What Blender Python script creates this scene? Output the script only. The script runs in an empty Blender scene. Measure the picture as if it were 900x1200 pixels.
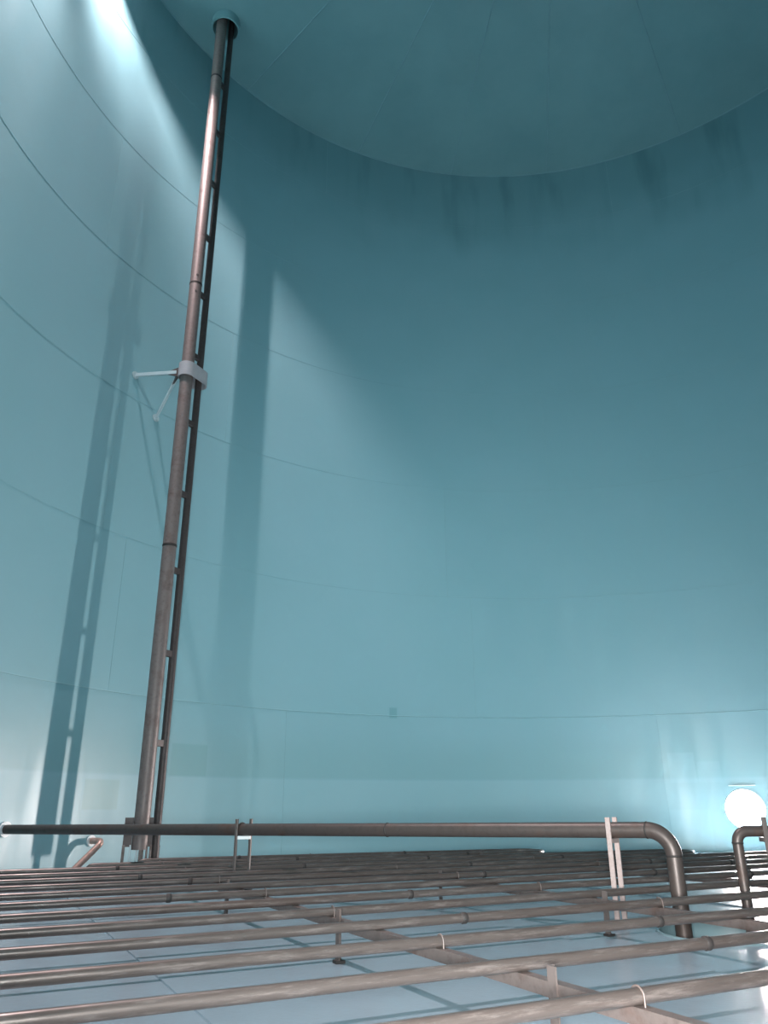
import bpy, bmesh, math, random
from mathutils import Vector, Matrix
random.seed(7)
scene = bpy.context.scene
COL = scene.collection
PI = math.pi

# ------------------------------------------------------------------ camera
R = 6.7                                   # tank radius (m)
CX, CY = 2.399, 6.061                     # tank axis
HC = 0.6365                               # camera height
TH, RO = 0.3683, -0.0062                  # pitch, roll
WALL_H = 13.27
COURSE = 1.9805
SLOPE = 0.12
cam_d = bpy.data.cameras.new('camera')
cam_d.sensor_fit = 'VERTICAL'
cam_d.sensor_height = 36.0
cam_d.sensor_width = 27.0
cam_d.lens = 898.0 / 1200.0 * 36.0
cam_d.clip_start = 0.02
cam_d.clip_end = 200
cam = bpy.data.objects.new('camera', cam_d)
COL.objects.link(cam)
_c, _s = math.cos(RO), math.sin(RO)
_r = Vector((_c, -_s * math.sin(TH), _s * math.cos(TH)))
_u = Vector((-_s, -_c * math.sin(TH), _c * math.cos(TH)))
_f = Vector((0, math.cos(TH), math.sin(TH)))
cam.matrix_world = Matrix(((_r.x, _u.x, -_f.x, 0), (_r.y, _u.y, -_f.y, 0), (_r.z, _u.z, -_f.z, HC), (0, 0, 0, 1)))
scene.camera = cam

# ------------------------------------------------------------------ world, daylight, exposure
w = bpy.data.worlds.new('world')
scene.world = w
w.use_nodes = True
w.node_tree.nodes['Background'].inputs[0].default_value = (0.75, 0.86, 1.0, 1)
w.node_tree.nodes['Background'].inputs[1].default_value = 5.0
vs = scene.view_settings
vs.view_transform = 'Standard'
vs.look = 'None'
vs.gamma = 1.0
vs.use_curve_mapping = False
vs.exposure = 0.0
try:
    scene.cycles.max_bounces = 14
    scene.cycles.diffuse_bounces = 10
    scene.cycles.glossy_bounces = 6
except Exception:
    pass

# openings through which daylight comes in
HATCH = Vector((-3.54, 6.80, 13.30))      # lower rim of the roof hatch neck
HATCH_R = 0.30
MAN_AZ = math.radians(25.6)               # far manhole: direction seen from the tank axis (from +Y to +X)
MAN_Z, MAN_R = 0.585, 0.275
CAM_AZ = math.atan2(-CX, -CY)             # manhole the picture is taken through

def area_disk(name, loc, direction, radius, power, color, spread=180):
    d = bpy.data.lights.new(name, 'AREA')
    d.shape = 'DISK'
    d.size = radius * 2
    d.energy = power
    d.color = color
    d.spread = math.radians(spread)
    o = bpy.data.objects.new(name, d)
    COL.objects.link(o)
    o.location = loc
    o.rotation_euler = Vector(direction).to_track_quat('-Z', 'Y').to_euler()
    return o

def polar(az, r, z):
    return Vector((CX + r * math.sin(az), CY + r * math.cos(az), z))

def inward(az):
    return Vector((-math.sin(az), -math.cos(az), 0))

area_disk('hatch_daylight', HATCH + Vector((0, 0, 0.285)), (0, 0, -1), 0.055, 1850, (1.0, 0.80, 0.81))
area_disk('manhole_daylight', polar(MAN_AZ, R + 0.20, MAN_Z), inward(MAN_AZ), MAN_R - 0.01, 1250, (1.0, 0.90, 0.87))
# light off the sunlit ground outside enters the near manhole slightly upwards
area_disk('entry_manhole_daylight', polar(CAM_AZ, R + 0.22, HC), Vector((0.06, 1.0, 0.38)), 0.27, 198, (0.90, 1.0, 1.02), 80)
area_disk('entry_sky_daylight', polar(CAM_AZ, R + 0.20, HC), inward(CAM_AZ) + Vector((0, 0, -0.30)), 0.26, 105, (1.0, 0.88, 0.83), 90)

# ------------------------------------------------------------------ materials
def new_mat(name):
    m = bpy.data.materials.new(name)
    m.use_nodes = True
    nt = m.node_tree
    b = nt.nodes['Principled BSDF']
    return m, nt, b

class NB:
    """tiny node builder"""
    def __init__(self, nt):
        self.nt = nt
    def n(self, t, **kw):
        o = self.nt.nodes.new(t)
        for k, v in kw.items():
            setattr(o, k, v)
        return o
    def put(self, sock, v):
        if hasattr(v, 'is_output'):
            self.nt.links.new(v, sock)
        else:
            sock.default_value = v
    def math(self, op, a, b=0.0, c=0.0, clamp=False):
        o = self.n('ShaderNodeMath', operation=op, use_clamp=clamp)
        self.put(o.inputs[0], a); self.put(o.inputs[1], b); self.put(o.inputs[2], c)
        return o.outputs[0]
    def ramp(self, v, lo, hi):
        o = self.n('ShaderNodeMapRange', interpolation_type='SMOOTHSTEP')
        self.put(o.inputs[0], v); o.inputs[1].default_value = lo; o.inputs[2].default_value = hi
        return o.outputs[0]
    def mix(self, fac, a, b, blend='MIX'):
        o = self.n('ShaderNodeMix', data_type='RGBA', blend_type=blend)
        self.put(o.inputs[0], fac); self.put(o.inputs[6], a); self.put(o.inputs[7], b)
        return o.outputs[2]
    def noise(self, vec, scale, detail=3, rough=0.5):
        o = self.n('ShaderNodeTexNoise')
        if vec is not None:
            self.nt.links.new(vec, o.inputs['Vector'])
        o.inputs['Scale'].default_value = scale
        o.inputs['Detail'].default_value = detail
        o.inputs['Roughness'].default_value = rough
        return o.outputs['Fac']
    def comb(self, x, y, z):
        o = self.n('ShaderNodeCombineXYZ')
        self.put(o.inputs[0], x); self.put(o.inputs[1], y); self.put(o.inputs[2], z)
        return o.outputs[0]
    def bump(self, h, strength, dist):
        o = self.n('ShaderNodeBump')
        self.put(o.inputs['Height'], h)
        o.inputs['Strength'].default_value = strength
        o.inputs['Distance'].default_value = dist
        return o.outputs[0]

def mat_wall():
    m, nt, b = new_mat('teal_epoxy_wall')
    q = NB(nt)
    pos = q.n('ShaderNodeNewGeometry').outputs['Position']
    sep = q.n('ShaderNodeSeparateXYZ'); nt.links.new(pos, sep.inputs[0])
    x = q.math('SUBTRACT', sep.outputs[0], CX); y = q.math('SUBTRACT', sep.outputs[1], CY); z = sep.outputs[2]
    az = q.math('ARCTAN2', x, y)
    arc = q.math('MULTIPLY', az, R)
    flat = q.comb(arc, z, 0.0)
    base = (0.228, 0.42, 0.468, 1)
    low = (0.255, 0.45, 0.495, 1)
    # the bottom metre carries another coat
    lowmask = q.math('SUBTRACT', 1.0, q.ramp(z, 1.005, 1.035))
    c = q.mix(lowmask, base, low)
    # cloudy paint
    cl = q.ramp(q.noise(flat, 0.9, 4), 0.3, 0.75)
    c = q.mix(q.math('MULTIPLY', cl, 0.22), c, (0.185, 0.38, 0.41, 1))
    # drips below the roof joint, over an even darkening towards the top
    sv = q.comb(q.math('MULTIPLY', arc, 1.5), q.math('MULTIPLY', z, 0.22), 0.0)
    dr = q.ramp(q.noise(sv, 1.0, 4), 0.47, 0.72)
    topm = q.ramp(q.math('ADD', z, q.math('MULTIPLY', q.noise(flat, 0.8, 2), 2.0)), 11.6, 14.0)
    c = q.mix(q.math('MULTIPLY', q.math('MULTIPLY', q.math('ADD', q.math('MULTIPLY', dr, 0.55), 0.45), topm), 0.75), c, (0.075, 0.19, 0.205, 1))
    # a dull stained band under the first joint and patches of repaint
    bandm = q.math('MULTIPLY', q.ramp(z, 1.02, 1.06), q.math('SUBTRACT', 1.0, q.ramp(z, 1.25, 1.85)))
    c = q.mix(q.math('MULTIPLY', bandm, 0.30), c, (0.175, 0.345, 0.35, 1))
    def patch(a0, a1, z0, z1, col, k):
        nonlocal c
        e = 0.004
        mk = q.math('MULTIPLY', q.math('MULTIPLY', q.ramp(az, a0, a0 + e), q.math('SUBTRACT', 1.0, q.ramp(az, a1 - e, a1))),
                    q.math('MULTIPLY', q.ramp(z, z0, z0 + 0.03), q.math('SUBTRACT', 1.0, q.ramp(z, z1 - 0.03, z1))))
        c = q.mix(q.math('MULTIPLY', mk, k), c, col)
    rad = math.radians
    patch(rad(-50.5), rad(-45.5), 1.02, 1.45, (0.155, 0.33, 0.345, 1), 0.5)
    patch(rad(-61.0), rad(-56.5), 0.62, 0.98, (0.21, 0.37, 0.36, 1), 0.55)
    patch(rad(-20.5), rad(-19.2), 1.93, 2.12, (0.10, 0.27, 0.29, 1), 0.5)
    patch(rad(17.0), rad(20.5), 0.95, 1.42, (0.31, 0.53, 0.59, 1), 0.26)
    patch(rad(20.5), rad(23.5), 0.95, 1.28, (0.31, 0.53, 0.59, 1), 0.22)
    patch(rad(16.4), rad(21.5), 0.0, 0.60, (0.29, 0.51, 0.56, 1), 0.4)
    nt.links.new(c, b.inputs['Base Color'])
    rv = q.ramp(q.noise(sv, 2.0, 3), 0.2, 0.8)
    rr = q.n('ShaderNodeMapRange'); nt.links.new(rv, rr.inputs[0]); rr.inputs[3].default_value = 0.30; rr.inputs[4].default_value = 0.46
    nt.links.new(rr.outputs[0], b.inputs['Roughness'])
    b.inputs['Specular IOR Level'].default_value = 0.5
    h = q.math('ADD', q.math('MULTIPLY', q.noise(flat, 60, 2), 0.25), q.math('MULTIPLY', q.noise(flat, 2.2, 2), 3.0))
    nt.links.new(q.bump(h, 0.25, 0.004), b.inputs['Normal'])
    return m

def mat_paint(name, col, rough=0.4, var=0.12, scale=1.5, metallic=0.0, bump=0.15):
    m, nt, b = new_mat(name)
    q = NB(nt)
    pos = q.n('ShaderNodeNewGeometry').outputs['Position']
    f = q.ramp(q.noise(pos, scale, 5, 0.6), 0.3, 0.75)
    dark = (col[0] * (1 - var * 1.6), col[1] * (1 - var * 1.3), col[2] * (1 - var * 1.2), 1)
    nt.links.new(q.mix(f, (*col, 1), dark), b.inputs['Base Color'])
    b.inputs['Roughness'].default_value = rough
    b.inputs['Metallic'].default_value = metallic
    nt.links.new(q.bump(q.noise(pos, scale * 30, 2), bump, 0.002), b.inputs['Normal'])
    return m

def mat_floor():
    m, nt, b = new_mat('blue_grey_floor_paint')
    q = NB(nt)
    pos = q.n('ShaderNodeNewGeometry').outputs['Position']
    f = q.ramp(q.noise(pos, 1.4, 5, 0.6), 0.3, 0.75)
    c = q.mix(f, (0.245, 0.325, 0.375, 1), (0.22, 0.295, 0.34, 1))
    d = q.ramp(q.noise(pos, 9.0, 4, 0.7), 0.60, 0.75)
    c = q.mix(q.math('MULTIPLY', d, 0.25), c, (0.26, 0.34, 0.39, 1))
    nt.links.new(c, b.inputs['Base Color'])
    rr = q.n('ShaderNodeMapRange'); nt.links.new(q.noise(pos, 3.0, 3), rr.inputs[0])
    rr.inputs[3].default_value = 0.16; rr.inputs[4].default_value = 0.32
    nt.links.new(rr.outputs[0], b.inputs['Roughness'])
    h = q.math('ADD', q.noise(pos, 45, 2), q.math('MULTIPLY', q.noise(pos, 2.5, 2), 4.0))
    nt.links.new(q.bump(h, 0.16, 0.003), b.inputs['Normal'])
    return m

def mat_steel(name, col, rust, rough=0.42, metallic=0.75, scale=6.0, rust_lo=0.5, along=None, chalk=0.0):
    m, nt, b = new_mat(name)
    q = NB(nt)
    tc = q.n('ShaderNodeNewGeometry').outputs['Position']
    if along is not None:                   # grain drawn out along the pipe
        r_ = q.n('ShaderNodeMapping'); nt.links.new(tc, r_.inputs[0]); r_.inputs['Rotation'].default_value = (0, 0, -along)
        s_ = q.n('ShaderNodeMapping'); nt.links.new(r_.outputs[0], s_.inputs[0]); s_.inputs['Scale'].default_value = (0.22, 2.2, 2.2)
        tc = s_.outputs[0]
    n1 = q.ramp(q.noise(tc, scale, 6, 0.65), rust_lo, 0.78)
    n2 = q.ramp(q.noise(tc, scale * 6, 3, 0.6), 0.45, 0.8)
    c = q.mix(q.math('MULTIPLY', n1, 0.8), (*col, 1), (*rust, 1))
    c = q.mix(q.math('MULTIPLY', n2, 0.45), c, (col[0] * 0.45, col[1] * 0.42, col[2] * 0.42, 1))
    if chalk:
        n3 = q.ramp(q.noise(tc, scale * 4.5, 6, 0.75), 0.48, 0.70)
        c = q.mix(q.math('MULTIPLY', n3, chalk), c, (0.42, 0.37, 0.35, 1))
    nt.links.new(c, b.inputs['Base Color'])
    b.inputs['Metallic'].default_value = metallic
    rr = q.n('ShaderNodeMapRange'); nt.links.new(n1, rr.inputs[0])
    rr.inputs[3].default_value = rough; rr.inputs[4].default_value = min(0.9, rough + 0.25)
    nt.links.new(rr.outputs[0], b.inputs['Roughness'])
    nt.links.new(q.bump(q.noise(tc, scale * 12, 3), 0.2, 0.002), b.inputs['Normal'])
    return m

M_WALL = mat_wall()
M_ROOF = mat_paint('teal_roof_paint', (0.225, 0.41, 0.43), 0.42, 0.10, 0.7)
M_FLOOR = mat_floor()
M_WELD = mat_paint('painted_weld', (0.24, 0.43, 0.465), 0.35, 0.08, 4.0)
M_SUMP = mat_paint('sump_paint', (0.19, 0.285, 0.31), 0.35, 0.12, 3.0)
M_PALE = mat_paint('pale_painted_steel', (0.42, 0.54, 0.57), 0.35, 0.08, 6.0)
M_WHITE = mat_paint('glint_white', (0.86, 0.88, 0.88), 0.4, 0.05, 6.0)  # white standing in for glints: line above manhole, cross plate, wall collars
M_COIL = mat_steel('coil_pipe_steel', (0.098, 0.082, 0.075), (0.06, 0.038, 0.03), 0.34, 0.5, 5.0, along=math.radians(27), chalk=0.26)
M_POLE = mat_steel('pole_steel', (0.185, 0.152, 0.143), (0.105, 0.07, 0.06), 0.50, 0.35, 4.0)
M_DARKPOLE = mat_steel('slim_pole_steel', (0.075, 0.06, 0.058), (0.055, 0.036, 0.03), 0.5, 0.35, 4.0)
M_BIG = mat_steel('drain_pipe_steel', (0.068, 0.055, 0.050), (0.085, 0.04, 0.024), 0.45, 0.4, 4.0, 0.48)
M_RACK = mat_steel('rack_angle_steel', (0.14, 0.118, 0.11), (0.09, 0.055, 0.045), 0.5, 0.5, 7.0)
M_DARK = mat_steel('dark_weld_steel', (0.022, 0.019, 0.018), (0.035, 0.02, 0.016), 0.65, 0.1, 12.0)
M_COPPER = mat_steel('reddish_pipe_steel', (0.52, 0.34, 0.29), (0.34, 0.17, 0.13), 0.4, 0.5, 6.0)
M_GREYC = mat_paint('grey_collar_paint', (0.33, 0.34, 0.36), 0.45, 0.1, 6.0)
M_BARS = mat_steel('flat_bar_steel', (0.36, 0.295, 0.28), (0.22, 0.14, 0.115), 0.45, 0.45, 9.0)

# ------------------------------------------------------------------ helpers
def link(name, me, mat, parent=None, smooth=True):
    if mat is not None and not me.materials:
        me.materials.append(mat)
    if smooth:
        me.polygons.foreach_set('use_smooth', [True] * len(me.polygons))
    o = bpy.data.objects.new(name, me)
    COL.objects.link(o)
    if parent is not None:
        o.parent = parent
    return o

def mesh(name, verts, faces):
    me = bpy.data.meshes.new(name)
    me.from_pydata([tuple(v) for v in verts], [], faces)
    bm = bmesh.new(); bm.from_mesh(me)
    bmesh.ops.recalc_face_normals(bm, faces=bm.faces)
    bm.to_mesh(me); bm.free()
    me.update()
    return me

def sharp(o, ang=40):
    """sharp edges above an angle so that smooth shading keeps crisp corners"""
    me = o.data
    bm = bmesh.new(); bm.from_mesh(me)
    for e in bm.edges:
        if len(e.link_faces) == 2 and e.calc_face_angle(0) > math.radians(ang):
            e.smooth = False
    bm.to_mesh(me); bm.free()
    return o

def sweep(pts, r, seg=16, caps=True, closed=False):
    """verts, faces of a round tube along a polyline"""
    P = [Vector(p) for p in pts]
    n = len(P)
    T = []
    for i in range(n):
        if closed:
            t = P[(i + 1) % n] - P[i - 1]
        else:
            t = P[min(i + 1, n - 1)] - P[max(i - 1, 0)]
        T.append(t.normalized())
    ref = Vector((0, 0, 1)) if abs(T[0].z) < 0.9 else Vector((1, 0, 0))
    N = (ref - T[0] * ref.dot(T[0])).normalized()
    V, F = [], []
    for i in range(n):
        N = (N - T[i] * N.dot(T[i])).normalized()
        B = T[i].cross(N)
        rr = r[i] if isinstance(r, (list, tuple)) else r
        for k in range(seg):
            a = 2 * PI * k / seg
            V.append(P[i] + (N * math.cos(a) + B * math.sin(a)) * rr)
    m = n if closed else n - 1
    for i in range(m):
        j = (i + 1) % n
        for k in range(seg):
            l = (k + 1) % seg
            F.append((i * seg + k, i * seg + l, j * seg + l, j * seg + k))
    if caps and not closed:
        F.append(tuple(range(seg - 1, -1, -1)))
        F.append(tuple((n - 1) * seg + k for k in range(seg)))
    return V, F

def tube(name, pts, r, mat, parent=None, seg=16, caps=True, closed=False):
    V, F = sweep(pts, r, seg, caps, closed)
    return sharp(link(name, mesh(name, V, F), mat, parent), 50)

def fillet(a, b, c, rad, n=10):
    """arc points rounding the corner b between a and c"""
    a, b, c = Vector(a), Vector(b), Vector(c)
    u = (a - b).normalized(); v = (c - b).normalized()
    ang = u.angle(v)
    d = rad / math.tan(ang / 2)
    p0 = b + u * d; p1 = b + v * d
    ctr = b + (u + v).normalized() * (rad / math.sin(ang / 2))
    e0 = (p0 - ctr); e1 = (p1 - ctr)
    tot = e0.angle(e1)
    ax = e0.cross(e1).normalized()
    out = []
    for i in range(n + 1):
        out.append(ctr + Matrix.Rotation(tot * i / n, 3, ax) @ e0)
    return out

def box_vf(cx, cy, cz, sx, sy, sz, rotz=0.0):
    V = []
    ca, sa = math.cos(rotz), math.sin(rotz)
    for dz in (-sz / 2, sz / 2):
        for dx, dy in ((-sx / 2, -sy / 2), (sx / 2, -sy / 2), (sx / 2, sy / 2), (-sx / 2, sy / 2)):
            V.append((cx + dx * ca - dy * sa, cy + dx * sa + dy * ca, cz + dz))
    F = [(0, 3, 2, 1), (4, 5, 6, 7), (0, 1, 5, 4), (1, 2, 6, 5), (2, 3, 7, 6), (3, 0, 4, 7)]
    return V, F

def join_vf(parts):
    V, F = [], []
    for v, f in parts:
        o = len(V)
        V += [Vector(p) for p in v]
        F += [tuple(i + o for i in g) for g in f]
    return V, F

def bevelled(name, V, F, mat, parent, bev=0.002):
    me = mesh(name, V, F)
    bm = bmesh.new(); bm.from_mesh(me)
    bmesh.ops.bevel(bm, geom=[e for e in bm.edges if len(e.link_faces) == 2 and e.calc_face_angle(0) > 0.6], offset=bev, segments=1, affect='EDGES')
    bm.to_mesh(me); bm.free()
    return link(name, me, mat, parent, smooth=False)

def bar(name, p0, p1, wide, thick, wdir, mat, parent, bev=0.002):
    """flat bar from p0 to p1, 'wide' along wdir and 'thick' across"""
    p0, p1 = Vector(p0), Vector(p1)
    t = (p1 - p0).normalized()
    wd = Vector(wdir); wd = (wd - t * wd.dot(t)).normalized()
    nd = t.cross(wd)
    V = []
    for p in (p0, p1):
        for sw, sn in ((-1, -1), (1, -1), (1, 1), (-1, 1)):
            V.append(p + wd * sw * wide / 2 + nd * sn * thick / 2)
    F = [(0, 3, 2, 1), (4, 5, 6, 7), (0, 1, 5, 4), (1, 2, 6, 5), (2, 3, 7, 6), (3, 0, 4, 7)]
    return bevelled(name, V, F, mat, parent, bev)

def ring(name, r0, r1, z0, z1, mat, parent, ctr=(0, 0), seg=48):
    """upright annular ring"""
    V, F = [], []
    for k in range(seg):
        a = 2 * PI * k / seg
        for r, z in ((r0, z0), (r1, z0), (r1, z1), (r0, z1)):
            V.append((ctr[0] + r * math.cos(a), ctr[1] + r * math.sin(a), z))
    for k in range(seg):
        l = (k + 1) % seg
        for j in range(4):
            i = (j + 1) % 4
            F.append((k * 4 + j, k * 4 + i, l * 4 + i, l * 4 + j))
    return sharp(link(name, mesh(name, V, F), mat, parent), 40)

def oriented_ring(name, centre, axis, r0, r1, d0, d1, mat, parent, seg=40):
    """annular ring about any axis, from distance d0 to d1 along it"""
    o = ring(name, r0, r1, d0, d1, mat, parent, seg=seg)
    qm = Vector(axis).to_track_quat('Z', 'Y').to_matrix().to_4x4()
    qm.translation = Vector(centre)
    o.data.transform(qm)
    return o

def empty(name, loc, label=None, cat=None, group=None, kind=None):
    o = bpy.data.objects.new(name, None)
    o.empty_display_size = 0.1
    COL.objects.link(o)
    o.location = loc
    tag(o, label, cat, group, kind)
    return o

def tag(o, label=None, cat=None, group=None, kind=None):
    if label: o['label'] = label
    if cat: o['category'] = cat
    if group: o['group'] = group
    if kind: o['kind'] = kind
    return o

def adopt(root):
    """children are modelled in world coordinates: keep them where they are"""
    inv = Matrix.Translation(-Vector(root.location))
    for ch in root.children:
        if ch.type == 'MESH' and not ch.get('_ok'):
            ch.matrix_parent_inverse = inv

# ------------------------------------------------------------------ tank wall: courses of plates
def manhole_patch(az0, zc, half, r, rows=5):
    """cylindrical square patch with a round hole; returns verts / faces (inner surface)"""
    N = 64
    V, F = [], []
    for j in range(rows + 1):
        t = j / rows
        for k in range(N):
            a = 2 * PI * k / N
            cx, cz = math.cos(a), math.sin(a)
            s = 1.0 / max(abs(cx), abs(cz))
            ox, oz = cx * s * half[0], cz * s * half[1]
            ix, iz = cx * r, cz * r
            x = ix + (ox - ix) * t; z = iz + (oz - iz) * t
            V.append(polar(az0 + x / R, R, zc + z))
    for j in range(rows):
        for k in range(N):
            l = (k + 1) % N
            F.append((j * N + k, j * N + l, (j + 1) * N + l, (j + 1) * N + k))
    return V, F

def wall_grid(a0, a1, z0, z1, da=math.radians(1.5), dz=0.5):
    na = max(1, int(math.ceil((a1 - a0) / da))); nz = max(1, int(math.ceil((z1 - z0) / dz)))
    V, F = [], []
    for j in range(nz + 1):
        for i in range(na + 1):
            V.append(polar(a0 + (a1 - a0) * i / na, R, z0 + (z1 - z0) * j / nz))
    for j in range(nz):
        for i in range(na):
            p = j * (na + 1) + i
            F.append((p, p + 1, p + na + 2, p + na + 1))
    return V, F

# outer skin (insulation cladding) behind the plates
def skin():
    V, F = [], []
    seg, rows = 120, 14
    for j in range(rows + 1):
        z = -0.02 + (WALL_H + 0.03) * j / rows
        for k in range(seg):
            V.append(polar(2 * PI * k / seg, R + 0.06, z))
    for j in range(rows):
        for k in range(seg):
            l = (k + 1) % seg
            a = 2 * PI * (k + 0.5) / seg
            if j == 0:
                skip = False
                for m in (MAN_AZ, CAM_AZ):
                    d = (a - m + PI) % (2 * PI) - PI
                    if abs(d) < math.radians(5.0):
                        skip = True
                if skip:
                    continue
            if j == 1 or j == 0:
                skip = False
                for m in (MAN_AZ, CAM_AZ):
                    d = (a - m + PI) % (2 * PI) - PI
                    if abs(d) < math.radians(5.0):
                        skip = True
                if skip:
                    continue
            F.append((j * seg + k, j * seg + l, (j + 1) * seg + l, (j + 1) * seg + k))
    return mesh('wall_shell', V, F)

wall = tag(link('wall_shell', skin(), M_WALL), 'tall round teal painted steel tank wall', None, None, 'structure')

def wall_obj(name, V, F):
    me = bpy.data.meshes.new(name)
    me.from_pydata([tuple(v) for v in V], [], F)
    bm = bmesh.new(); bm.from_mesh(me)
    bmesh.ops.remove_doubles(bm, verts=bm.verts, dist=1e-4)
    bmesh.ops.recalc_face_normals(bm, faces=bm.faces)
    # normals to the axis
    f = next(iter(bm.faces))
    c = f.calc_center_median()
    if f.normal.dot(Vector((CX - c.x, CY - c.y, 0))) < 0:
        bmesh.ops.reverse_faces(bm, faces=bm.faces)
    bm.to_mesh(me); bm.free()
    return link(name, me, M_WALL, wall)

NPL = 7
first_az = {0: 16.4, 1: -8.0, 2: 40.0, 3: 5.0, 4: -68.1, 5: -37.0, 6: 20.0}
zs = [0.0] + [COURSE * (k + 1) for k in range(6)] + [WALL_H]
HALF = (0.45, 0.50)
for cidx in range(7):
    z0, z1 = zs[cidx], zs[cidx + 1]
    for k in range(NPL):
        a0 = math.radians(first_az[cidx]) + 2 * PI * k / NPL
        a1 = a0 + 2 * PI / NPL
        hole = None
        if cidx == 0:
            for m, zc, r in ((MAN_AZ, MAN_Z, MAN_R), (CAM_AZ, HC, 0.28)):
                d = (m - a0) % (2 * PI)
                if HALF[0] / R < d < 2 * PI / NPL - HALF[0] / R:
                    hole = (a0 + d, zc, r)
        if hole is None:
            V, F = wall_grid(a0, a1, z0, z1)
        else:
            am, zc, r = hole
            l, rr_ = am - HALF[0] / R, am + HALF[0] / R
            V, F = join_vf([wall_grid(a0, l, z0, z1), wall_grid(rr_, a1, z0, z1),
                            wall_grid(l, rr_, z0, zc - HALF[1], dz=0.5), wall_grid(l, rr_, zc + HALF[1], z1, dz=0.5),
                            manhole_patch(am, zc, HALF, r)])
        wall_obj('wall_plate', V, F)
        # upright weld between two plates
        pts = [polar(a0, R - 0.001, z0 + (z1 - z0) * i / 6) for i in range(7)]
        tube('weld_seam', pts, 0.0022, M_WELD, wall, seg=6)
for k in range(1, 7):                       # round welds between the courses
    pts = [polar(2 * PI * i / 240, R - 0.001, zs[k]) for i in range(240)]
    tube('weld_seam', pts, 0.0024 if k != 1 else 0.006, M_WELD, wall, seg=6, closed=True)
pts = [polar(2 * PI * i / 240, R - 0.004, 0.004) for i in range(240)]
tube('corner_weld', pts, 0.012, M_WELD, wall, seg=6, closed=True)

# ------------------------------------------------------------------ manholes in the wall
def manhole(az, zc, r, label):
    c = polar(az, R, zc)
    root = empty('manhole', c, label, None, None, 'structure')
    out = -inward(az)
    oriented_ring('manhole_neck', c, out, r - 0.004, r + 0.012, 0.0, 0.24, M_PALE, root, 64)
    oriented_ring('manhole_flange', c, out, r, r + 0.09, 0.20, 0.225, M_PALE, root, 64)
    oriented_ring('rim_weld', c, out, r - 0.006, r + 0.012, -0.010, 0.004, M_PALE, root, 64)
    # reinforcing pad outside the wall
    oriented_ring('reinforcing_pad', c, out, r + 0.01, 0.70, 0.075, 0.085, M_WALL, root, 64)
    adopt(root)
    return root
mh = manhole(MAN_AZ, MAN_Z, MAN_R, 'bright round open manhole low in the wall at the right')
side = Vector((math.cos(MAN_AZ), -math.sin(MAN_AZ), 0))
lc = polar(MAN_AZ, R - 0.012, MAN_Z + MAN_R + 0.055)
lg = bar('bright_line_strip', lc - side * 0.185, lc + side * 0.185, 0.028, 0.012, inward(MAN_AZ), M_WHITE, mh)  # bright line of light above the manhole, put in as a white strip
lg['label'] = 'thin strip painted white for the bright line above the opening'
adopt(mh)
manhole(CAM_AZ, HC, 0.28, 'open round manhole behind the viewer')

# ------------------------------------------------------------------ roof: radial plates
def roof_z(r):
    return WALL_H + SLOPE * (R - r)

seams = [-47.2, -25.5, -8.0, 9.6, 32.8]
rest = 13
step = (360 - (32.8 + 47.2)) / rest
seams += [32.8 + step * (i + 1) for i in range(rest - 1)]
roof_bm = []
POLE = Vector((-2.73, 9.245, 0.0))

def roof_wedge(a0, a1, cutters):
    na, nr = 8, 10
    rs = [0.35 + (R + 0.03 - 0.35) * j / nr for j in range(nr + 1)]
    V, F = [], []
    for lay in (0, 1):
        for j in range(nr + 1):
            for i in range(na + 1):
                p = polar(a0 + (a1 - a0) * i / na, rs[j], roof_z(rs[j]) + 0.012 * lay)
                V.append(p)
    st = (nr + 1) * (na + 1)
    def q(l, j, i): return l * st + j * (na + 1) + i
    for j in range(nr):
        for i in range(na):
            F.append((q(0, j, i), q(0, j, i + 1), q(0, j + 1, i + 1), q(0, j + 1, i)))
            F.append((q(1, j, i), q(1, j + 1, i), q(1, j + 1, i + 1), q(1, j, i + 1)))
    for j in range(nr):
        F.append((q(0, j, 0), q(0, j + 1, 0), q(1, j + 1, 0), q(1, j, 0)))
        F.append((q(0, j, na), q(1, j, na), q(1, j + 1, na), q(0, j + 1, na)))
    for i in range(na):
        F.append((q(0, 0, i), q(1, 0, i), q(1, 0, i + 1), q(0, 0, i + 1)))
        F.append((q(0, nr, i), q(0, nr, i + 1), q(1, nr, i + 1), q(1, nr, i)))
    me = mesh('roof_plate', V, F)
    if cutters:
        tmp = bpy.data.objects.new('tmp_plate', me); COL.objects.link(tmp)
        cobs = []
        for (x, y, r) in cutters:
            cv, cf = sweep([(x, y, 12.5), (x, y, 15.0)], r, 48)
            co = bpy.data.objects.new('tmp_cut', mesh('tmp_cut', cv, cf)); COL.objects.link(co)
            md = tmp.modifiers.new('cut', 'BOOLEAN'); md.operation = 'DIFFERENCE'; md.object = co; md.solver = 'EXACT'
            cobs.append(co)
        bpy.context.view_layer.update()
        dg = bpy.context.evaluated_depsgraph_get()
        me2 = bpy.data.meshes.new_from_object(tmp.evaluated_get(dg))
        bpy.data.objects.remove(tmp)
        for co in cobs:
            bpy.data.objects.remove(co)
        me = me2; me.name = 'roof_plate'
    return me

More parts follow.
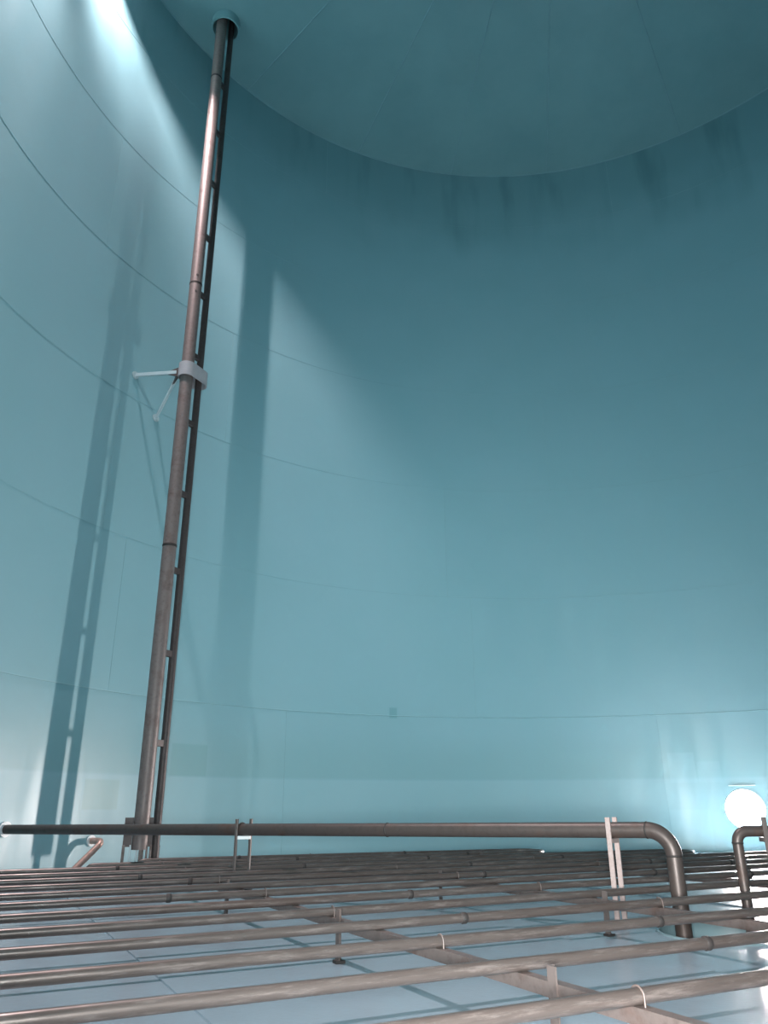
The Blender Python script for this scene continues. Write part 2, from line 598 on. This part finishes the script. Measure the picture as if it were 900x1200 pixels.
NOZ_R = 0.212
noz = POLE + Vector((0.047, 0.094, 0))     # nozzle goes round both pipes
apex_v, apex_f = sweep([(CX, CY, roof_z(0.4) - 0.01), (CX, CY, roof_z(0.4) + 0.03)], 0.42, 48)
ceiling = tag(sharp(link('ceiling', mesh('ceiling', apex_v, apex_f), M_ROOF)), 'shallow cone roof of teal painted plates', None, None, 'structure')
for i, s in enumerate(seams):
    a0 = math.radians(s)
    a1 = math.radians(seams[i + 1] if i + 1 < len(seams) else seams[0] + 360)
    cuts = []
    for (p, r) in ((noz, NOZ_R), (HATCH, HATCH_R)):
        da = math.atan2(p.x - CX, p.y - CY)
        if ((da - a0 + 0.08) % (2 * PI)) < (a1 - a0) + 0.16:
            cuts.append((p.x, p.y, r))
    o = link('roof_plate', roof_wedge(a0, a1, cuts), M_ROOF, ceiling)
    sharp(o, 30)
    pts = [polar(a0, r, roof_z(r) - 0.001) for r in (0.4, 2, 3.5, 5, R)]
    tube('weld_seam', pts, 0.011, M_WELD, ceiling, seg=6)
pts = [polar(2 * PI * i / 200, R - 0.004, WALL_H - 0.004) for i in range(200)]
tube('corner_weld', pts, 0.012, M_WELD, ceiling, seg=6, closed=True)
# nozzle the guide pole passes through: a ring below the roof and a closed still well above it
zr = roof_z(R - 0.66)
ring('nozzle_ring', NOZ_R, NOZ_R + 0.022, zr - 0.17, zr + 0.60, M_ROOF, ceiling, (noz.x, noz.y))
cv, cf = sweep([(noz.x, noz.y, zr + 0.60), (noz.x, noz.y, zr + 0.62)], NOZ_R + 0.03, 48)
link('nozzle_cap', mesh('nozzle_cap', cv, cf), M_DARK, ceiling)
# roof hatch the daylight falls through
ring('hatch_neck', HATCH_R - 0.005, HATCH_R + 0.015, HATCH.z, HATCH.z + 0.34, M_PALE, ceiling, (HATCH.x, HATCH.y), 64)

# added out of view: a plate cutting the hatch beam and bars streaking it
def hatch_light_blocker():
    pts = [(0.045, 0.01), (0.090, 0.119), (0.124, 0.245), (0.138, 0.30), (0.32, 0.30), (0.32, -0.06), (0.10, -0.03)]
    V = [(HATCH.x + x, HATCH.y + y, HATCH.z + z) for z in (0.0, 0.012) for x, y in pts]
    n = len(pts)
    F = [tuple(range(n)), tuple(range(2 * n - 1, n - 1, -1))] + [(i, (i + 1) % n, n + (i + 1) % n, n + i) for i in range(n)]
    return link('hatch_light_blocker', mesh('hatch_light_blocker', V, F), M_PALE, ceiling, smooth=False)
hatch_light_blocker()
for deg, r0_, r1_, wd in ((-84, 0.06, 0.292, 0.042), (-57, 0.045, 0.292, 0.060), (-33, 0.06, 0.292, 0.02), (-10, 0.055, 0.292, 0.032),
                          (2, 0.09, 0.292, 0.016), (12, 0.09, 0.292, 0.02), (-115, 0.08, 0.292, 0.03)):
    a = math.radians(deg)
    d_ = Vector((math.sin(a), math.cos(a), 0))
    c = Vector((HATCH.x, HATCH.y, HATCH.z + 0.01))
    bar('hatch_streak_bar', c + d_ * r0_, c + d_ * r1_, wd, 0.012, (math.cos(a), -math.sin(a), 0), M_PALE, ceiling)  # unseen bar added to streak the hatch light

# ------------------------------------------------------------------ floor: lapped strips
ANG = math.radians(27)
AL = Vector((math.cos(ANG), math.sin(ANG), 0))   # along the coil pipes
NN = Vector((-math.sin(ANG), math.cos(ANG), 0))  # across them
def an(a, n, z=0.0):
    p = AL * a + NN * n
    return Vector((p.x, p.y, z))
CA = CX * AL.x + CY * AL.y
CN = CX * NN.x + CY * NN.y
SUMP = Vector((1.86, 4.67, 0)); SUMP_R = 0.375
sub_v, sub_f = [], []
fl_v = [polar(2 * PI * k / 96, R + 0.05, z) for z in (-0.30, -0.26) for k in range(96)]
fl_f = [tuple(range(95, -1, -1)), tuple(range(96, 192))] + [(k, (k + 1) % 96, 96 + (k + 1) % 96, 96 + k) for k in range(96)]
floor = tag(sharp(link('floor', mesh('floor', fl_v, fl_f), M_SUMP)), 'glossy blue-grey painted tank floor', None, None, 'structure')

def floor_strip(a0, a1, top, hole=None):
    a0c = max(a0, CA - R); a1c = min(a1, CA + R)
    loop = []
    n = 28
    for i in range(n + 1):
        a = a0c + (a1c - a0c) * i / n
        h = math.sqrt(max(0, R * R - (a - CA) ** 2))
        loop.append((a, CN - h))
    for i in range(n, -1, -1):
        a = a0c + (a1c - a0c) * i / n
        h = math.sqrt(max(0, R * R - (a - CA) ** 2))
        if h > 1e-6:
            loop.append((a, CN + h))
    bm = bmesh.new()
    vs_ = [bm.verts.new(an(a, b, top)) for a, b in loop]
    ed = [bm.edges.new((vs_[i], vs_[(i + 1) % len(vs_)])) for i in range(len(vs_)) if (vs_[i].co - vs_[(i + 1) % len(vs_)].co).length > 1e-6]
    if hole:
        hv = [bm.verts.new((hole[0] + hole[2] * math.cos(2 * PI * k / 64), hole[1] + hole[2] * math.sin(2 * PI * k / 64), top)) for k in range(64)]
        ed += [bm.edges.new((hv[k], hv[(k + 1) % 64])) for k in range(64)]
    bmesh.ops.triangle_fill(bm, edges=ed, use_beauty=True)
    ext = bmesh.ops.extrude_face_region(bm, geom=list(bm.faces))
    bmesh.ops.translate(bm, verts=[g for g in ext['geom'] if isinstance(g, bmesh.types.BMVert)], vec=(0, 0, -0.012))
    bmesh.ops.recalc_face_normals(bm, faces=bm.faces)
    me = bpy.data.meshes.new('floor_plate'); bm.to_mesh(me); bm.free()
    return link('floor_plate', me, M_FLOOR, floor, smooth=False)

edges_a = [0.83 + 2.0 * k for k in range(-2, 7)]
edges_a = [CA - R] + [e for e in edges_a if CA - R + 0.1 < e < CA + R - 0.1] + [CA + R]
for i in range(len(edges_a) - 1):
    a0, a1 = edges_a[i], edges_a[i + 1]
    sa = SUMP.x * AL.x + SUMP.y * AL.y
    hole = (SUMP.x, SUMP.y, SUMP_R) if a0 < sa < a1 else None
    up = (i % 2 == 0)
    floor_strip(a0 - (0.03 if up else 0), a1 + (0.03 if up else 0), 0.0 if up else -0.008, hole)
ring('sump_side', SUMP_R - 0.002, SUMP_R + 0.012, -0.16, 0.001, M_SUMP, floor, (SUMP.x, SUMP.y), 64)
cv, cf = sweep([(SUMP.x, SUMP.y, -0.17), (SUMP.x, SUMP.y, -0.155)], SUMP_R + 0.01, 64)
sharp(link('sump_bottom', mesh('sump_bottom', cv, cf), M_SUMP, floor))

# ------------------------------------------------------------------ heating coil
PR = 0.0196
PZ = 0.19
coil = empty('heating_coil', an(2.0, 2.0), 'rusty grey steel heating coil of long parallel pipes just above the floor', 'heating coil')
K = 14
lines = []
for k in range(K):
    n = 1.71 + 0.485 * k
    tilt = math.radians(max(0.0, n - 4.04) * 1.47)
    lines.append((n, tilt))
def pipe_pt(k, a):
    n, tilt = lines[k]
    base = an(1.155, n, PZ)
    d = Vector((math.cos(ANG - tilt), math.sin(ANG - tilt), 0))
    return base + d * (a - 1.155)
def pipe_dir(k):
    n, tilt = lines[k]
    return Vector((math.cos(ANG - tilt), math.sin(ANG - tilt), 0))
def chord(n, rr=6.2):
    return math.sqrt(rr * rr - (n - CN) ** 2)
left, right = [], []
for k in range(K):
    n = lines[k][0]
    left.append(CA - chord(n) + 0.25); right.append(min(CA + chord(n) - 0.3, 9.4))
for a, b in ((1, 2), (3, 4), (5, 6), (7, 8), (9, 10)):
    m = max(left[a], left[b]); left[a] = left[b] = m
for a, b in ((0, 1), (2, 3), (4, 5), (6, 7), (8, 9)):
    m = min(right[a], right[b]); right[a] = right[b] = m
right[10] = right[11] = 6.6
right[12] = right[13] = 5.4
left[12] = 1.06; left[13] = 1.57
for k in range(K):
    tube('straight_pipe', [pipe_pt(k, left[k]), pipe_pt(k, right[k])], PR, M_COIL, coil, seg=20, caps=True)
def bend(k, l, a, sgn):
    p, q = pipe_pt(k, a), pipe_pt(l, a)
    c = (p + q) / 2; u = (p - q) / 2
    d = (pipe_dir(k) + pipe_dir(l)).normalized() * sgn * u.length
    pts = [c + u * math.cos(PI * i / 14) + d * math.sin(PI * i / 14) for i in range(15)]
    tube('return_bend', pts, PR, M_COIL, coil, seg=16, caps=False)
for a, b in ((0, 1), (2, 3), (4, 5), (6, 7), (8, 9), (10, 11), (12, 13)):
    bend(a, b, right[a], 1)
for a, b in ((1, 2), (3, 4), (5, 6), (7, 8), (9, 10)):
    bend(a, b, left[a], -1)
# the last two runs turn down to the floor at their left ends
for k in (12, 13):
    p = pipe_pt(k, left[k]); d = -pipe_dir(k)
    pts = fillet(p, p + d * 0.09, p + d * 0.09 + Vector((0, 0, -0.2)), 0.07, 8) + [p + d * 0.09 + Vector((0, 0, -0.245))]
    tube('down_bend', [p] + pts, PR, M_COIL, coil, seg=16)
# dark sleeves where two lengths meet
rng = random.Random(3)
sleeves = [(3, 1.72), (2, 2.28), (1, 2.05), (4, -0.6), (5, 1.95), (6, 0.9), (7, 2.9), (8, 1.2), (9, 3.3), (10, 2.2), (11, 1.0), (11, 3.4), (12, 2.45), (12, 4.0),
           (13, 2.1), (13, 3.6), (5, 4.3), (6, 3.9), (7, 5.0), (8, 4.6), (4, 4.6), (9, 1.0), (10, 4.4), (3, 5.0)]
for k, a in sleeves:
    a *= 1.155
    p = pipe_pt(k, a); d = pipe_dir(k)
    o = tube('weld_sleeve', [p - d * 0.014, p - d * 0.009, p + d * 0.009, p + d * 0.014], [PR + 0.0005, PR + 0.0035, PR + 0.0035, PR + 0.0005], M_DARK, coil, seg=18)
adopt(coil)

# ------------------------------------------------------------------ racks under the coil
def line_at_rack(k, a_rack):
    """point of pipe k over the rack line a = a_rack"""
    n, tilt = lines[k]
    t = (a_rack - 1.155) / math.cos(tilt)
    return pipe_pt(k, 1.155 + t), 1.155 + t

def rack(a, n0, n1, posts, ubolts, label):
    root = empty('coil_rack', an(a, (n0 + n1) / 2), label, 'pipe rack', 'angle iron racks under the heating coil')
    zt = PZ - PR - 0.0005
    # angle iron, horizontal flange on top
    prof = [(-0.020, zt), (0.020, zt), (0.020, zt - 0.005), (-0.015, zt - 0.005), (-0.015, zt - 0.040), (-0.020, zt - 0.040)]
    V = [an(a + x, n, z) for n in (n0, n1) for x, z in prof]
    m = len(prof)
    F = [tuple(range(m)), tuple(range(2 * m - 1, m - 1, -1))] + [(i, (i + 1) % m, m + (i + 1) % m, m + i) for i in range(m)]
    link('angle_beam', mesh('angle_beam', V, F), M_RACK, root, smooth=False)
    for n in posts:
        # angle iron post on the left face of the beam, with a dark foot
        V, F = join_vf([box_vf(0, 0, 0.1125, 0.006, 0.038, 0.201), box_vf(0.0125, 0.016, 0.1125, 0.019, 0.006, 0.201)])
        M4 = Matrix.Translation(an(a - 0.024, n)) @ Matrix.Rotation(ANG, 4, 'Z')
        V = [M4 @ Vector(v) for v in V]
        p = link('post', mesh('post', V, F), M_RACK, root, smooth=False)
        V, F = box_vf(0.006, 0, 0.0065, 0.042, 0.044, 0.012)
        V = [M4 @ Vector(v) for v in V]
        f = link('foot', mesh('foot', V, F), M_DARK, root, smooth=False)
    for k in ubolts:
        p, t = line_at_rack(k, a)
        if t < left[k] + 0.05 or t > right[k] - 0.05:
            continue
        d = pipe_dir(k); s = Vector((-d.y, d.x, 0))
        rr = PR + 0.0034
        pts = [p + s * rr + Vector((0, 0, -PR - 0.030))] + [p + s * rr * math.cos(PI * i / 12) + Vector((0, 0, rr * math.sin(PI * i / 12))) for i in range(13)] + [p - s * rr + Vector((0, 0, -PR - 0.030))]
        ub = tube('u_bolt', pts, 0.0030, M_RACK, root, seg=8)
        for sg in (-1, 1):
            c = p + s * rr * sg + Vector((0, 0, -PR - 0.014))
            V, F = sweep([c + Vector((0, 0, 0.005)), c - Vector((0, 0, 0.005))], 0.0095, 6)
            nut = link('nut', mesh('nut', V, F), M_DARK, ub, smooth=False)
            nut.matrix_parent_inverse = Matrix.Identity(4)
    adopt(root)
    return root
rack(-0.02, 1.5, 6.9, (2.25, 3.47, 5.30, 6.30), range(1, 11, 2), 'angle iron rack under the coil pipes at the left edge of the picture')
rack(1.58, 1.15, 8.2, (2.02, 3.53, 5.30, 7.25), range(0, 14, 2), 'nearest angle iron rack running under the coil pipes towards the viewer')
rack(3.13, 1.00, 8.2, (2.40, 3.53, 5.24, 7.20), range(1, 14, 2), 'angle iron rack under the coil beside the tall drain pipe elbow')
rack(4.75, 1.00, 8.1, (2.42, 3.47, 5.24, 7.15), range(0, 14, 2), 'angle iron rack under the coil just beyond the sump pit')
rack(6.33, 1.00, 6.6, (2.42, 3.47, 5.24), range(1, 10, 2), 'angle iron rack under the coil at its far right end')

# ------------------------------------------------------------------ guide pole with slim pipe
pole = empty('guide_pole', POLE, 'tall brown steel guide pole with slim pipe running from floor to roof', 'pole')
sd = Vector((math.cos(math.radians(16.4)), math.sin(math.radians(16.4)), 0))   # towards the slim pipe
slim = POLE + Vector((0.112, 0.222, 0))
sl_d = (slim - POLE).normalized()
zt = zr + 0.55
mp = tube('main_pipe', [POLE + Vector((0, 0, z)) for z in (0.22, 3.76, 7.78, 11.91, zt)], 0.087, M_POLE, pole, seg=32)
sp = tube('slim_pipe', [slim + Vector((0, 0, z)) for z in (0.015, 4, 8, zt)], 0.047, M_DARKPOLE, pole, seg=24)
for z in (3.76, 7.78, 11.91):
    o = tube('pipe_weld', [POLE + Vector((0, 0, z - 0.018)), POLE + Vector((0, 0, z - 0.008)), POLE + Vector((0, 0, z + 0.008)), POLE + Vector((0, 0, z + 0.018))],
             [0.0875, 0.0915, 0.0915, 0.0875], M_DARK, pole, seg=32)
view = Vector((-POLE.x, -POLE.y, 0)).normalized()
for z in (7.90, 7.62, 0.42):               # small dark plugs in the pipe
    c = POLE + view * 0.086 + sd * 0.01 + Vector((0, 0, z))
    tube('plug', [c - view * 0.006, c + view * 0.004], 0.016, M_DARK if z > 1 else M_PALE, pole, seg=12)
for i in range(12):
    z = 1.36 + 1.055 * i
    if z > 12.95: break
    bar('spacer', POLE + sl_d * 0.083 + Vector((0, 0, z)), slim - sl_d * 0.044 + Vector((0, 0, z)), 0.075, 0.05, (0, 0, 1), M_DARKPOLE, pole)
# slim pipe foot sleeve
tube('slim_sleeve', [slim + Vector((0, 0, z)) for z in (0.02, 0.25)], 0.052, M_DARKPOLE, pole, seg=20)
# welded channel brackets at the foot of the pole, on legs
for j, (off, wd) in enumerate((( -0.135, 0.085), (0.098, 0.05))):
    c = POLE + sd * off + view * 0.03
    V, F = join_vf([box_vf(0, 0, 0.40, wd, 0.008, 0.30), box_vf(-wd / 2, 0.045, 0.40, 0.008, 0.10, 0.30), box_vf(wd / 2, 0.045, 0.40, 0.008, 0.10, 0.30)])
    M4 = Matrix.Translation(Vector((c.x, c.y, 0))) @ Matrix.Rotation(math.radians(16.4), 4, 'Z')
    link('foot_bracket', mesh('foot_bracket', [M4 @ Vector(v) for v in V], F), M_DARKPOLE, pole, smooth=False)
for off, wd, top in ((-0.170, 0.03, 0.27), (-0.100, 0.016, 0.27), (0.020, 0.05, 0.24), (0.078, 0.022, 0.27), (0.118, 0.022, 0.27), (-0.03, 0.02, 0.24)):
    c = POLE + sd * off + view * 0.03
    bar('foot_leg', c + Vector((0, 0, 0.012)), c + Vector((0, 0, top)), wd, 0.04, sd, M_RACK if wd > 0.02 else M_PALE, pole)
V, F = box_vf(POLE.x + 0.02, POLE.y, 0.007, 0.55, 0.30, 0.012, math.radians(16.4))
link('foot_plate', mesh('foot_plate', V, F), M_DARKPOLE, pole, smooth=False)
# collar round both pipes
def stadium(r, c0, c1, n=20):
    u = (c1 - c0).normalized(); v = Vector((-u.y, u.x, 0))
    return [c1 + (u * math.cos(a) + v * math.sin(a)) * r for a in [(-PI / 2 + PI * i / n) for i in range(n + 1)]] + \
           [c0 + (u * math.cos(a) + v * math.sin(a)) * r for a in [(PI / 2 + PI * i / n) for i in range(n + 1)]]
ri, ro = 0.105, 0.118
c0, c1 = POLE.copy(), slim.copy()
Z0, Z1 = 6.215, 6.425
Li, Lo = stadium(ri, c0, c1), stadium(ro, c0, c1)
m = len(Li)
V = [p + Vector((0, 0, Z0)) for p in Li] + [p + Vector((0, 0, Z0)) for p in Lo] + [p + Vector((0, 0, Z1)) for p in Lo] + [p + Vector((0, 0, Z1)) for p in Li]
F = []
for i in range(m):
    j = (i + 1) % m
    for q in range(4):
        F.append((q * m + i, q * m + j, ((q + 1) % 4) * m + j, ((q + 1) % 4) * m + i))
clr = sharp(link('collar', mesh('collar', V, F), M_GREYC, pole), 40)
clr['label'] = 'grey band clamping both pipes'
A1 = Vector((-3.469, 9.294, 6.291)); A2 = Vector((-3.243, 9.675, 5.822))
def to_wall(p):
    d = Vector((p.x - CX, p.y - CY, 0)).normalized()
    return Vector((CX, CY, p.z)) + d * (R - 0.008), d
for A, zc in ((A1, 6.29), (A2, 6.24)):
    wp, d = to_wall(A)
    st = POLE - sd * 0.10 + Vector((0, 0, zc)) + (Vector((wp.x, wp.y, 0)) - POLE).normalized() * 0.04
    b = bar('brace', st, wp - d * 0.01, 0.055, 0.028, (0, 0, 1), M_PALE, pole, 0.004)
    b['label'] = 'pale blue painted brace to the wall'
    pad = tube('wall_pad', [wp - d * 0.012, wp + d * 0.004], 0.055, M_PALE, pole, seg=24)
for zc, dz in ((6.29, -0.02), (6.26, -0.09)):   # dark gussets between collar and braces
    g0 = POLE - sd * 0.118 + Vector((0, 0, zc))
    wp, d = to_wall(A1 if dz > -0.05 else A2)
    dirb = (wp - g0).normalized()
    V = [g0 + Vector((0, 0, 0.07)), g0 + Vector((0, 0, -0.07)), g0 + dirb * 0.17 + Vector((0, 0, -0.02)), g0 + dirb * 0.17 + Vector((0, 0, 0.01))]
    nn_ = dirb.cross(Vector((0, 0, 1))).normalized() * 0.006
    VV = [v + nn_ for v in V] + [v - nn_ for v in V]
    FF = [(0, 1, 2, 3), (7, 6, 5, 4), (0, 4, 5, 1), (1, 5, 6, 2), (2, 6, 7, 3), (3, 7, 4, 0)]
    link('gusset', mesh('gusset', VV, FF), M_DARKPOLE, pole, smooth=False)
adopt(pole)

# ------------------------------------------------------------------ large drain pipe
BR = 0.0445
LEG = Vector((1.64, 4.78, 0))
BW = Vector((-3.875, 8.41, 0.453))
TOP = Vector((LEG.x, LEG.y, 0.507))
run = (BW - TOP).normalized()
drain = empty('drain_pipe', LEG, 'large dark brown pipe from the left wall, elbowing down into the sump', 'pipe')
arc = fillet(BW, TOP, LEG + Vector((0, 0, -1)), 0.135, 14)
bwend = BW - run * 0.012
joint = TOP + run * 1.95                         # weld where the reddish length meets the next
tube('horizontal_run', [bwend, joint, arc[0]], BR, M_BIG, drain, seg=28)
tube('elbow', arc, BR + 0.001, M_BIG, drain, seg=28)
tube('riser', [arc[-1], Vector((LEG.x, LEG.y, -0.13))], BR, M_BIG, drain, seg=28)
for p, t in ((arc[0], run), (arc[-1], Vector((0, 0, 1))), (joint, run)):
    tube('pipe_weld', [p - t * 0.006, p - t * 0.003, p + t * 0.003, p + t * 0.006], [BR, BR + 0.003, BR + 0.003, BR], M_DARK, drain, seg=28)
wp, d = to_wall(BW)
f_ = oriented_ring('wall_collar', wp, d, BR + 0.001, BR + 0.030, -0.018, 0.004, M_WHITE, drain, 36)  # glint on the weld put into the ring's white colour
f_['label'] = 'weld collar at the wall, painted white for its glint'
adopt(drain)

# second, thinner pipe into the same sump at the right
R2 = 0.0295
LEG2 = Vector((2.03, 4.82, 0)); TOP2 = Vector((LEG2.x, LEG2.y, 0.497))
right_pipe = empty('suction_pipe', LEG2, 'thinner brown pipe bending out of the sump towards the right edge', 'pipe')
xe = CX + math.sqrt(R * R - (LEG2.y - CY) ** 2)
E2 = Vector((xe - 0.014, LEG2.y, 0.497))
arc2 = fillet(LEG2 + Vector((0, 0, -1)), TOP2, E2, 0.062, 12)
tube('riser', [Vector((LEG2.x, LEG2.y, -0.13)), arc2[0]], R2, M_BIG, right_pipe, seg=24)
tube('elbow', arc2, R2 + 0.001, M_BIG, right_pipe, seg=24)
tube('horizontal_run', [arc2[-1], E2], R2, M_BIG, right_pipe, seg=24)
tube('pipe_weld', [arc2[0] + Vector((0, 0, z)) for z in (-0.006, -0.003, 0.003, 0.006)], [R2, R2 + 0.003, R2 + 0.003, R2], M_DARK, right_pipe, seg=24)
adopt(right_pipe)

# ------------------------------------------------------------------ upright bar supports for the pipes
def support(name_label, c, t, rad, offs, base, top, wide, thick, mat, plate, two=True):
    """two flat bars either side of a pipe with a U-bolt over it and a cross plate below"""
    root = empty('pipe_support', Vector((c.x, c.y, 0)), name_label, 'pipe support', 'upright bar supports of the pipes above the coil')
    t = Vector((t.x, t.y, 0)).normalized()
    s = Vector((-t.y, t.x, 0))
    for sg in ((-1, 1) if two else (-1,)):
        p = c + s * sg * (rad + thick / 2 + 0.002) + t * offs * sg
        p = Vector((p.x, p.y, 0))
        bar('upright', p + Vector((0, 0, base + 0.015)), p + Vector((0, 0, top)), wide, thick, t, mat, root)
        V, F = box_vf(p.x, p.y, base + 0.0085, 0.05, 0.05, 0.015, math.atan2(t.y, t.x))
        link('foot', mesh('foot', V, F), M_DARK, root, smooth=False)
    pz = c.z - rad - 0.014
    a_ = c + s * (rad + 0.002) ; b_ = c - s * (rad + 0.002)
    a_.z = b_.z = pz
    x_ = t * offs
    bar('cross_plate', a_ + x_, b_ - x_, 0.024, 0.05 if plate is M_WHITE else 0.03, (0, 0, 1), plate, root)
    rr = rad + 0.006
    for o_ in (0.018,):
        cc = c + t * o_
        pts = [cc + s * rr + Vector((0, 0, -rad - 0.03))] + [cc + s * rr * math.cos(PI * i / 14) + Vector((0, 0, rr * math.sin(PI * i / 14))) for i in range(15)] + [cc - s * rr + Vector((0, 0, -rad - 0.03))]
        tube('u_bolt', pts, 0.0055, M_DARK, root, seg=8)
    adopt(root)
    return root
p1 = TOP + (BW - TOP) * 0.052
support('pair of pinkish flat bars holding the large pipe near its elbow', p1, run, BR, 0.004, 0.0, 0.575, 0.030, 0.014, M_BARS, M_BARS)
p2 = TOP + (BW - TOP) * 0.503
support('pair of dark flat bars holding the large pipe in front of the pole', p2, run, BR, 0.026, 0.035, 0.560, 0.026, 0.014, M_RACK, M_WHITE)  # glint between the bars is painted in the cross plate's white
# low block the far pair stands on
p3 = Vector((2.185, LEG2.y, 0.497))
support('flat bar support of the thin pipe in front of the bright manhole', p3, Vector((1, 0, 0)), R2, 0.0, 0.0, 0.575, 0.026, 0.012, M_RACK, M_RACK, two=False)

# ------------------------------------------------------------------ small bent pipe low on the left wall
W0 = Vector((-3.364, 9.478, 0.305))
wp, d = to_wall(W0)
stub = wp - d * 0.20
tang = Vector((-d.y, d.x, 0))
if tang.y > 0: tang = -tang
end = stub + tang * 0.30 + d * 0.08; end.z = 0.012
bent = empty('bent_pipe', Vector((wp.x, wp.y, 0)), 'short reddish bent pipe coming out of the wall left of the pole', 'pipe')
arc3 = fillet(wp, stub, end, 0.055, 10)
tube('pipe', [wp + d * 0.004] + arc3 + [end], 0.034, M_COPPER, bent, seg=20)
o = oriented_ring('wall_collar', wp, d, 0.035, 0.058, -0.016, 0.004, M_WHITE, bent, 30)  # ring's white colour carries the glint of the weld
o['label'] = 'weld collar at the wall, painted white for its glint'
adopt(bent)
